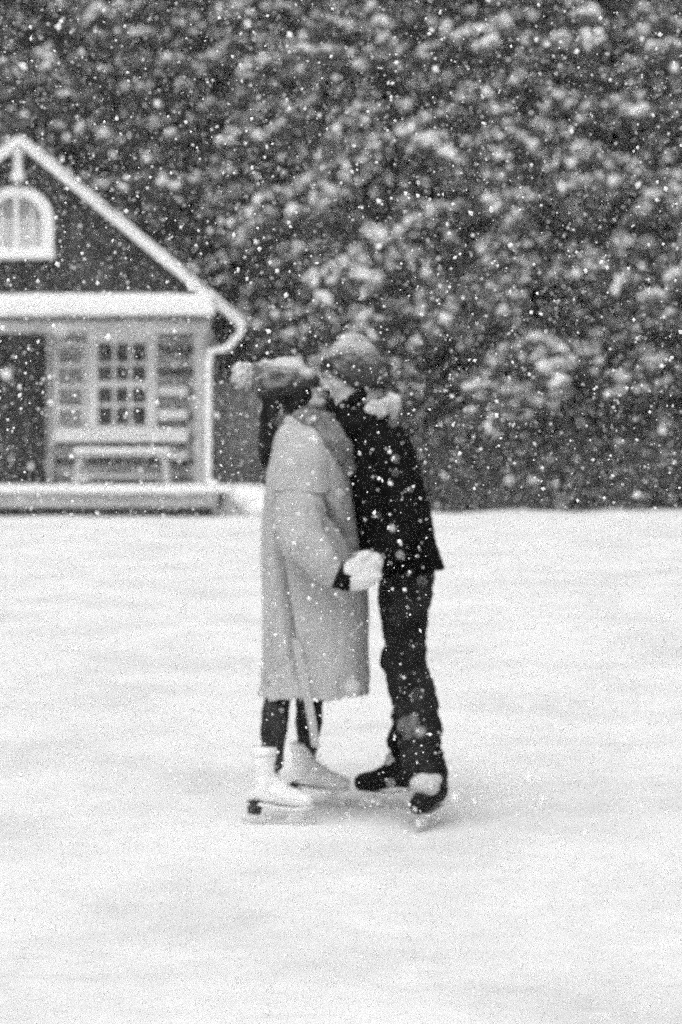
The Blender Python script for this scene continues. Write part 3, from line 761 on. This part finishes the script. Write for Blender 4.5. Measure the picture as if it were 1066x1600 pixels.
    def pf(p, n): return n*(.016*noise.noise(p*70) + .008*noise.noise(p*150))
    sub(pp, 'pompom', M['fluff'], hat, voxel=.004, smooth=1, disp=pf)
    # mitten with dark cuff
    dm = P(567, 891, 9.08)
    mt = MB(); R = Matrix.Rotation(rad(28), 3, 'Y')
    mt.ball(dm + Vector((.003, 0, -.002)), (.066, .040, .062), R); mt.box((-.050, -.028, -.048), (.050, .028, .046), Matrix.Translation(dm) @ Matrix.Rotation(rad(-28), 4, 'Y'))
    mt.limb([P(546, 897, 9.09), P(562, 886, 9.07), P(583, 878, 9.07)], [.042, .046, .040])
    mt.limb([P(552, 908, 9.09), P(568, 903, 9.07), P(582, 900, 9.07)], [.040, .046, .036])
    mt.limb([P(556, 880, 9.05), P(568, 868, 9.04), P(575, 866, 9.04)], [.020, .020, .016])
    mtn = K(mt, 'mitten', M['mitten'], voxel=.006, smooth=7, disp=folds(.006, 14, 14, 5, .001))
    cf = MB().tube([P(521, 899, 9.10), P(550, 903, 9.095)], [.046, .056], seg=18); 
    sub(cf, 'mitten_cuff', M['black_knit'], mtn, voxel=.006, smooth=3, disp=folds(.006, 30, 30, 2))
    m2 = MB().limb([P(596, 850, 9.66), P(625, 846, 9.655)], [.045, .042]); m2.limb([P(600, 842, 9.65), P(610, 832, 9.65)], [.018, .016])
    K(m2, 'mitten', M['mitten'], voxel=.007, smooth=4)
    figure_skate(e, (P(438, 1200, 9.20).x, 9.20, 0), rad(-6))
    figure_skate(e, (P(498, 1200, 9.62).x, 9.62, 0), rad(-4), .245)
build_woman()

def build_man():
    e = person('person', (P(636, 1200).x, 9.4, 0), 'person in black jacket, dark jeans and snowy knit beanie leaning down to kiss')
    K = lambda mb, n, m, **k: fix(fuse(mb, n, m, e, **k), e)
    hc = P(549, 584); T = Matrix.Translation(hc) @ Matrix.Rotation(math.pi, 4, 'Z') @ Matrix.Rotation(rad(12), 4, 'Y')
    b = MB(); head_shapes(b, T)
    b.limb([T @ Vector((-.03, 0, -.04)), P(582, 640), P(592, 668)], [.058, .060, .07])
    b.limb([P(592, 690), P(602, 740), P(618, 810), P(630, 870), P(634, 900)], [.10, .12, .11, .11, .11])
    for s in (-1, 1):
        y = 9.4+s*.19; b.limb([P(595, 690, 9.4+s*.08), P(602, 716, y)], [.06, .045]); b.limb([P(634, 895, 9.4+s*.04), P(634, 915, 9.4+s*.07)], [.085, .075])
    b.limb([P(604, 718, 9.2), P(634, 812, 9.15), P(592, 874, 9.17)], [.05, .042, .030])
    hand_shapes(b, P(590, 876, 9.17), Vector((-.8, 0, -.4)), Vector((0, 1, -.1)), .7)
    b.limb([P(604, 718, 9.6), P(560, 800, 9.68), P(500, 830, 9.64)], [.05, .042, .030])
    hand_shapes(b, P(496, 830, 9.64), Vector((-1, -.1, 0)), Vector((0, -1, 0)), .4)
    b.limb([P(634, 925, 9.31), P(637, 1050, 9.24), P(664, 1215, 9.17)], [.070, .056, .04])
    b.limb([P(632, 925, 9.49), P(630, 1050, 9.54), P(638, 1210, 9.57)], [.070, .056, .04])
    K(b, 'body', M['skin'], voxel=.006, smooth=3)
    for s in (-1, 1):
        m = MB().ball(T @ Vector((.082, s*.033, .002)), (.006, .010, .004)); fix(m.build('eye', M['eye'], e, True), e)
    # beard
    bd = MB(); R = T.to_3x3()
    for s in (-1, 1):
        for (x, y, z, r) in ((-.02, .052, -.085, .024), (.015, .050, -.098, .026), (.040, .036, -.108, .026), (.068, .016, -.114, .024)):
            bd.ball(T @ Vector((x, s*y, z)), r)
    bd.ball(T @ Vector((.086, 0, -.112)), (.028, .03, .03)); bd.limb([T @ Vector((.092, -.022, -.056)), T @ Vector((.10, 0, -.050)), T @ Vector((.092, .022, -.056))], [.010, .011, .010])
    K(bd, 'beard', M['beard'], voxel=.005, smooth=2, disp=folds(.008, 60, 60, 3))
    # hair at the nape
    hr = MB().ball(T @ Vector((-.035, 0, -.005)), (.078, .082, .085), R)
    K(hr, 'hair', M['hair'], voxel=.006, smooth=2, disp=folds(.008, 50, 50, 2))
    # beanie
    bn = MB().ball(T @ Vector((-.014, 0, .020)), (.116, .099, .122), R); bn.ball(T @ Vector((-.03, 0, .09)), (.07, .06, .062), R); bn.ball(T @ Vector((-.016, 0, -.03)), (.100, .092, .06), R)
    Ti = T.inverted()
    def zl(q): return -.056 + .2*q.x + .85*max(0, q.x)
    bnf = folds(.010, 16, 10, 21, .003)
    beanie = K(bn, 'beanie', M['beanie'], voxel=.006, smooth=3, disp=bnf, cut=lambda p: (Ti @ p).z < zl(Ti @ p), thick=.006)
    cb = MB()
    for k in range(40):
        a = 2*math.pi*k/40; q = Vector((-.014+.106*math.cos(a), .090*math.sin(a), 0)); q.z = zl(q)+.018; cb.ball(T @ q, (.013, .013, .026), R, seg=10, rings=7)
    fuse(cb, 'beanie_cuff', M['cuff'], beanie, voxel=.006, smooth=2, disp=folds(.005, 50, 8, 3))
    # black neck scarf and pale fleecy hood
    sc = MB()
    for k in range(24):
        a = 2*math.pi*k/24; c = P(572, 648) + Vector((.085*math.cos(a), .10*math.sin(a), .02*math.cos(a))); sc.ball(c, (.045, .042, .05))
        c = P(568, 668) + Vector((.10*math.cos(a), .12*math.sin(a), 0)); sc.ball(c, (.045, .042, .045))
    K(sc, 'neck_scarf', M['black_knit'], voxel=.008, smooth=4, disp=folds(.012, 14, 14, 6))
    hd = MB()
    for k in range(15):
        a = -1.95+3.9*k/14; c = P(590, 645) + Vector((.058*math.cos(a), .125*math.sin(a), .014*math.cos(a)+.012*math.sin(k*2.3)+.014)); hd.ball(c, (.035, .037, .036+.008*math.sin(k*1.7) - .010*abs(k-7)/7))
    K(hd, 'hood', M['fluff'], voxel=.007, smooth=2, disp=folds(.02, 16, 16, 4, .006))
    # jacket
    rows = [(652, 575, 612, .10), (664, 556, 626, .16), (680, 549, 636, .20), (700, 546, 646, .225), (740, 545, 657, .235), (800, 552, 671, .225), (850, 562, 682, .215), (872, 570, 688, .215), (885, 574, 693, .22), (925, 576, 698, .22)]
    jm = elliptic(MB(), rows)
    jf = folds(.013, 6, 8, 17, .004)
    jk = K(jm, 'jacket', M['jacket'], voxel=.008, smooth=3, disp=jf, cut=lambda p: p.z < P(0, 889).z - .10*(P(690, 0).x-p.x)*.3, thick=.006)
    s1 = MB().limb([P(606, 706, 9.19), P(624, 760, 9.15), P(634, 812, 9.13), P(615, 852, 9.12), P(596, 874, 9.14)], [.075, .070, .066, .060, .054])
    fuse(s1, 'sleeve', M['jacket'], jk, voxel=.007, smooth=4, disp=folds(.014, 12, 12, 31, .003))
    s2 = MB().limb([P(604, 706, 9.61), P(585, 760, 9.68), P(560, 805, 9.71), P(505, 830, 9.67)], [.075, .070, .064, .05])
    fuse(s2, 'sleeve', M['jacket'], jk, voxel=.008, smooth=4, disp=folds(.014, 12, 12, 32))
    MB().box((-.05, -.004, -.003), (.05, .004, .003), Matrix.Translation(P(604, 862, 9.17)) @ Matrix.Rotation(rad(-35), 4, 'Y')).build('pocket_seam', M['black_knit'], jk)
    # jeans
    jn = MB().ball(P(634, 885), (.115, .165, .13))
    jn.limb([P(634, 900, 9.30), P(633, 970, 9.27), P(635, 1045, 9.23), P(650, 1105, 9.19), P(656, 1155, 9.17), P(659, 1215, 9.16)], [.105, .090, .078, .088, .084, .086])
    jn.limb([P(632, 900, 9.50), P(629, 970, 9.52), P(628, 1035, 9.54), P(640, 1100, 9.55), P(636, 1155, 9.56), P(640, 1195, 9.57)], [.105, .088, .076, .070, .074, .066])
    jfa = folds(.024, 7, 13, 41, .006); jfb = folds(.020, 6, 34, 44)
    def jf2(p, n): return jfa(p, n) + jfb(p, n)*max(0, min(1, (.62-p.z)/.25))
    def zcut(p): return p.z < .158 + .01*math.sin(p.x*40) 
    K(jn, 'jeans', M['jeans'], voxel=.008, smooth=3, disp=jf2, cut=zcut, thick=.005)
    sp = MB().limb([P(635, 1045, 9.23), P(650, 1105, 9.19), P(656, 1155, 9.17), P(659, 1215, 9.16)], [.080, .090, .086, .088])
    pc = P(640, 1135, 9.12); edge = lambda p: .052 + .014*noise.noise(p*35) + .006*noise.noise(p*110)
    K(sp, 'snow_patch', M['smudge'], voxel=.006, smooth=3, disp=jf2, cut=lambda p: (p-pc).length > edge(p) or p.y > 9.17)
    hockey_skate(e, (P(670, 1200, 9.13).x, 9.11, 0), rad(-113), pale=True)
    hockey_skate(e, (P(612, 1200, 9.56).x, 9.56, 0), rad(180+4))
build_man()

# ------------------------------------------------------------ falling snow
def build_flakes():
    rng = np.random.default_rng(99)
    o = np.array([(1,0,0),(-1,0,0),(0,1,0),(0,-1,0),(0,0,1),(0,0,-1)], float)
    f = np.array([(0,2,4),(2,1,4),(1,3,4),(3,0,4),(2,0,5),(1,2,5),(3,1,5),(0,3,5)])
    def cloud(n, x, y, z):
        return np.stack([rng.uniform(*x, n), rng.uniform(*y, n), rng.uniform(*z, n)], 1)
    c = np.concatenate([cloud(125000, (-3.5, 3.5), (1.6, 14), (.02, 5.0)), cloud(90000, (-8, 8), (14, 34), (.02, 8.0))])
    c = np.concatenate([cloud(2200, (-3.5, 3.5), (3, 11), (.02, 5.0)), c])
    # clear of the two bodies
    inside = (np.abs(c[:, 1]-9.4) < .34) & (c[:, 0] > -.36) & (c[:, 0] < .45) & (c[:, 2] < 1.9)
    c = c[~inside]; n = len(c)
    s = np.clip(.0023*rng.lognormal(0, .45, n), 0, .0058)
    s[:2000] = rng.uniform(.004, .0065, 2000)
    sc = s[:, None, None]*rng.uniform(.55, 1.45, (n, 6, 1))
    q = rng.normal(0, 1, (n, 3, 3)); q, _ = np.linalg.qr(q)
    V = np.einsum('nij,kj->nki', q, o)*sc + c[:, None, :]
    Fc = (f[None] + (np.arange(n)*6)[:, None, None]).reshape(-1, 3)
    me = np_mesh('falling_snow', V.reshape(-1, 3), Fc); me.materials.append(M['flake'])
    ob = bpy.data.objects.new('falling_snow', me); C.objects.link(ob)
    tag(ob, 'countless small snowflakes falling through the air', kind='stuff')
build_flakes()

# ------------------------------------------------------------ snowy air
hz = MB().box((-210, -45, -6), (210, 310, 16)); hb = hz.me('haze')
hm = bpy.data.materials.new('haze'); hm.use_nodes = True; n = hm.node_tree.nodes; n.remove(n['Principled BSDF'])
pv = n.new('ShaderNodeVolumePrincipled'); pv.inputs['Density'].default_value = 0.0008; pv.inputs['Color'].default_value = (.95, .95, .95, 1)
hm.node_tree.links.new(pv.outputs[0], n['Material Output'].inputs['Volume'])
ho = link('haze', hb, hm, smooth=False); tag(ho, 'pale snowy air thickening with distance', kind='stuff')
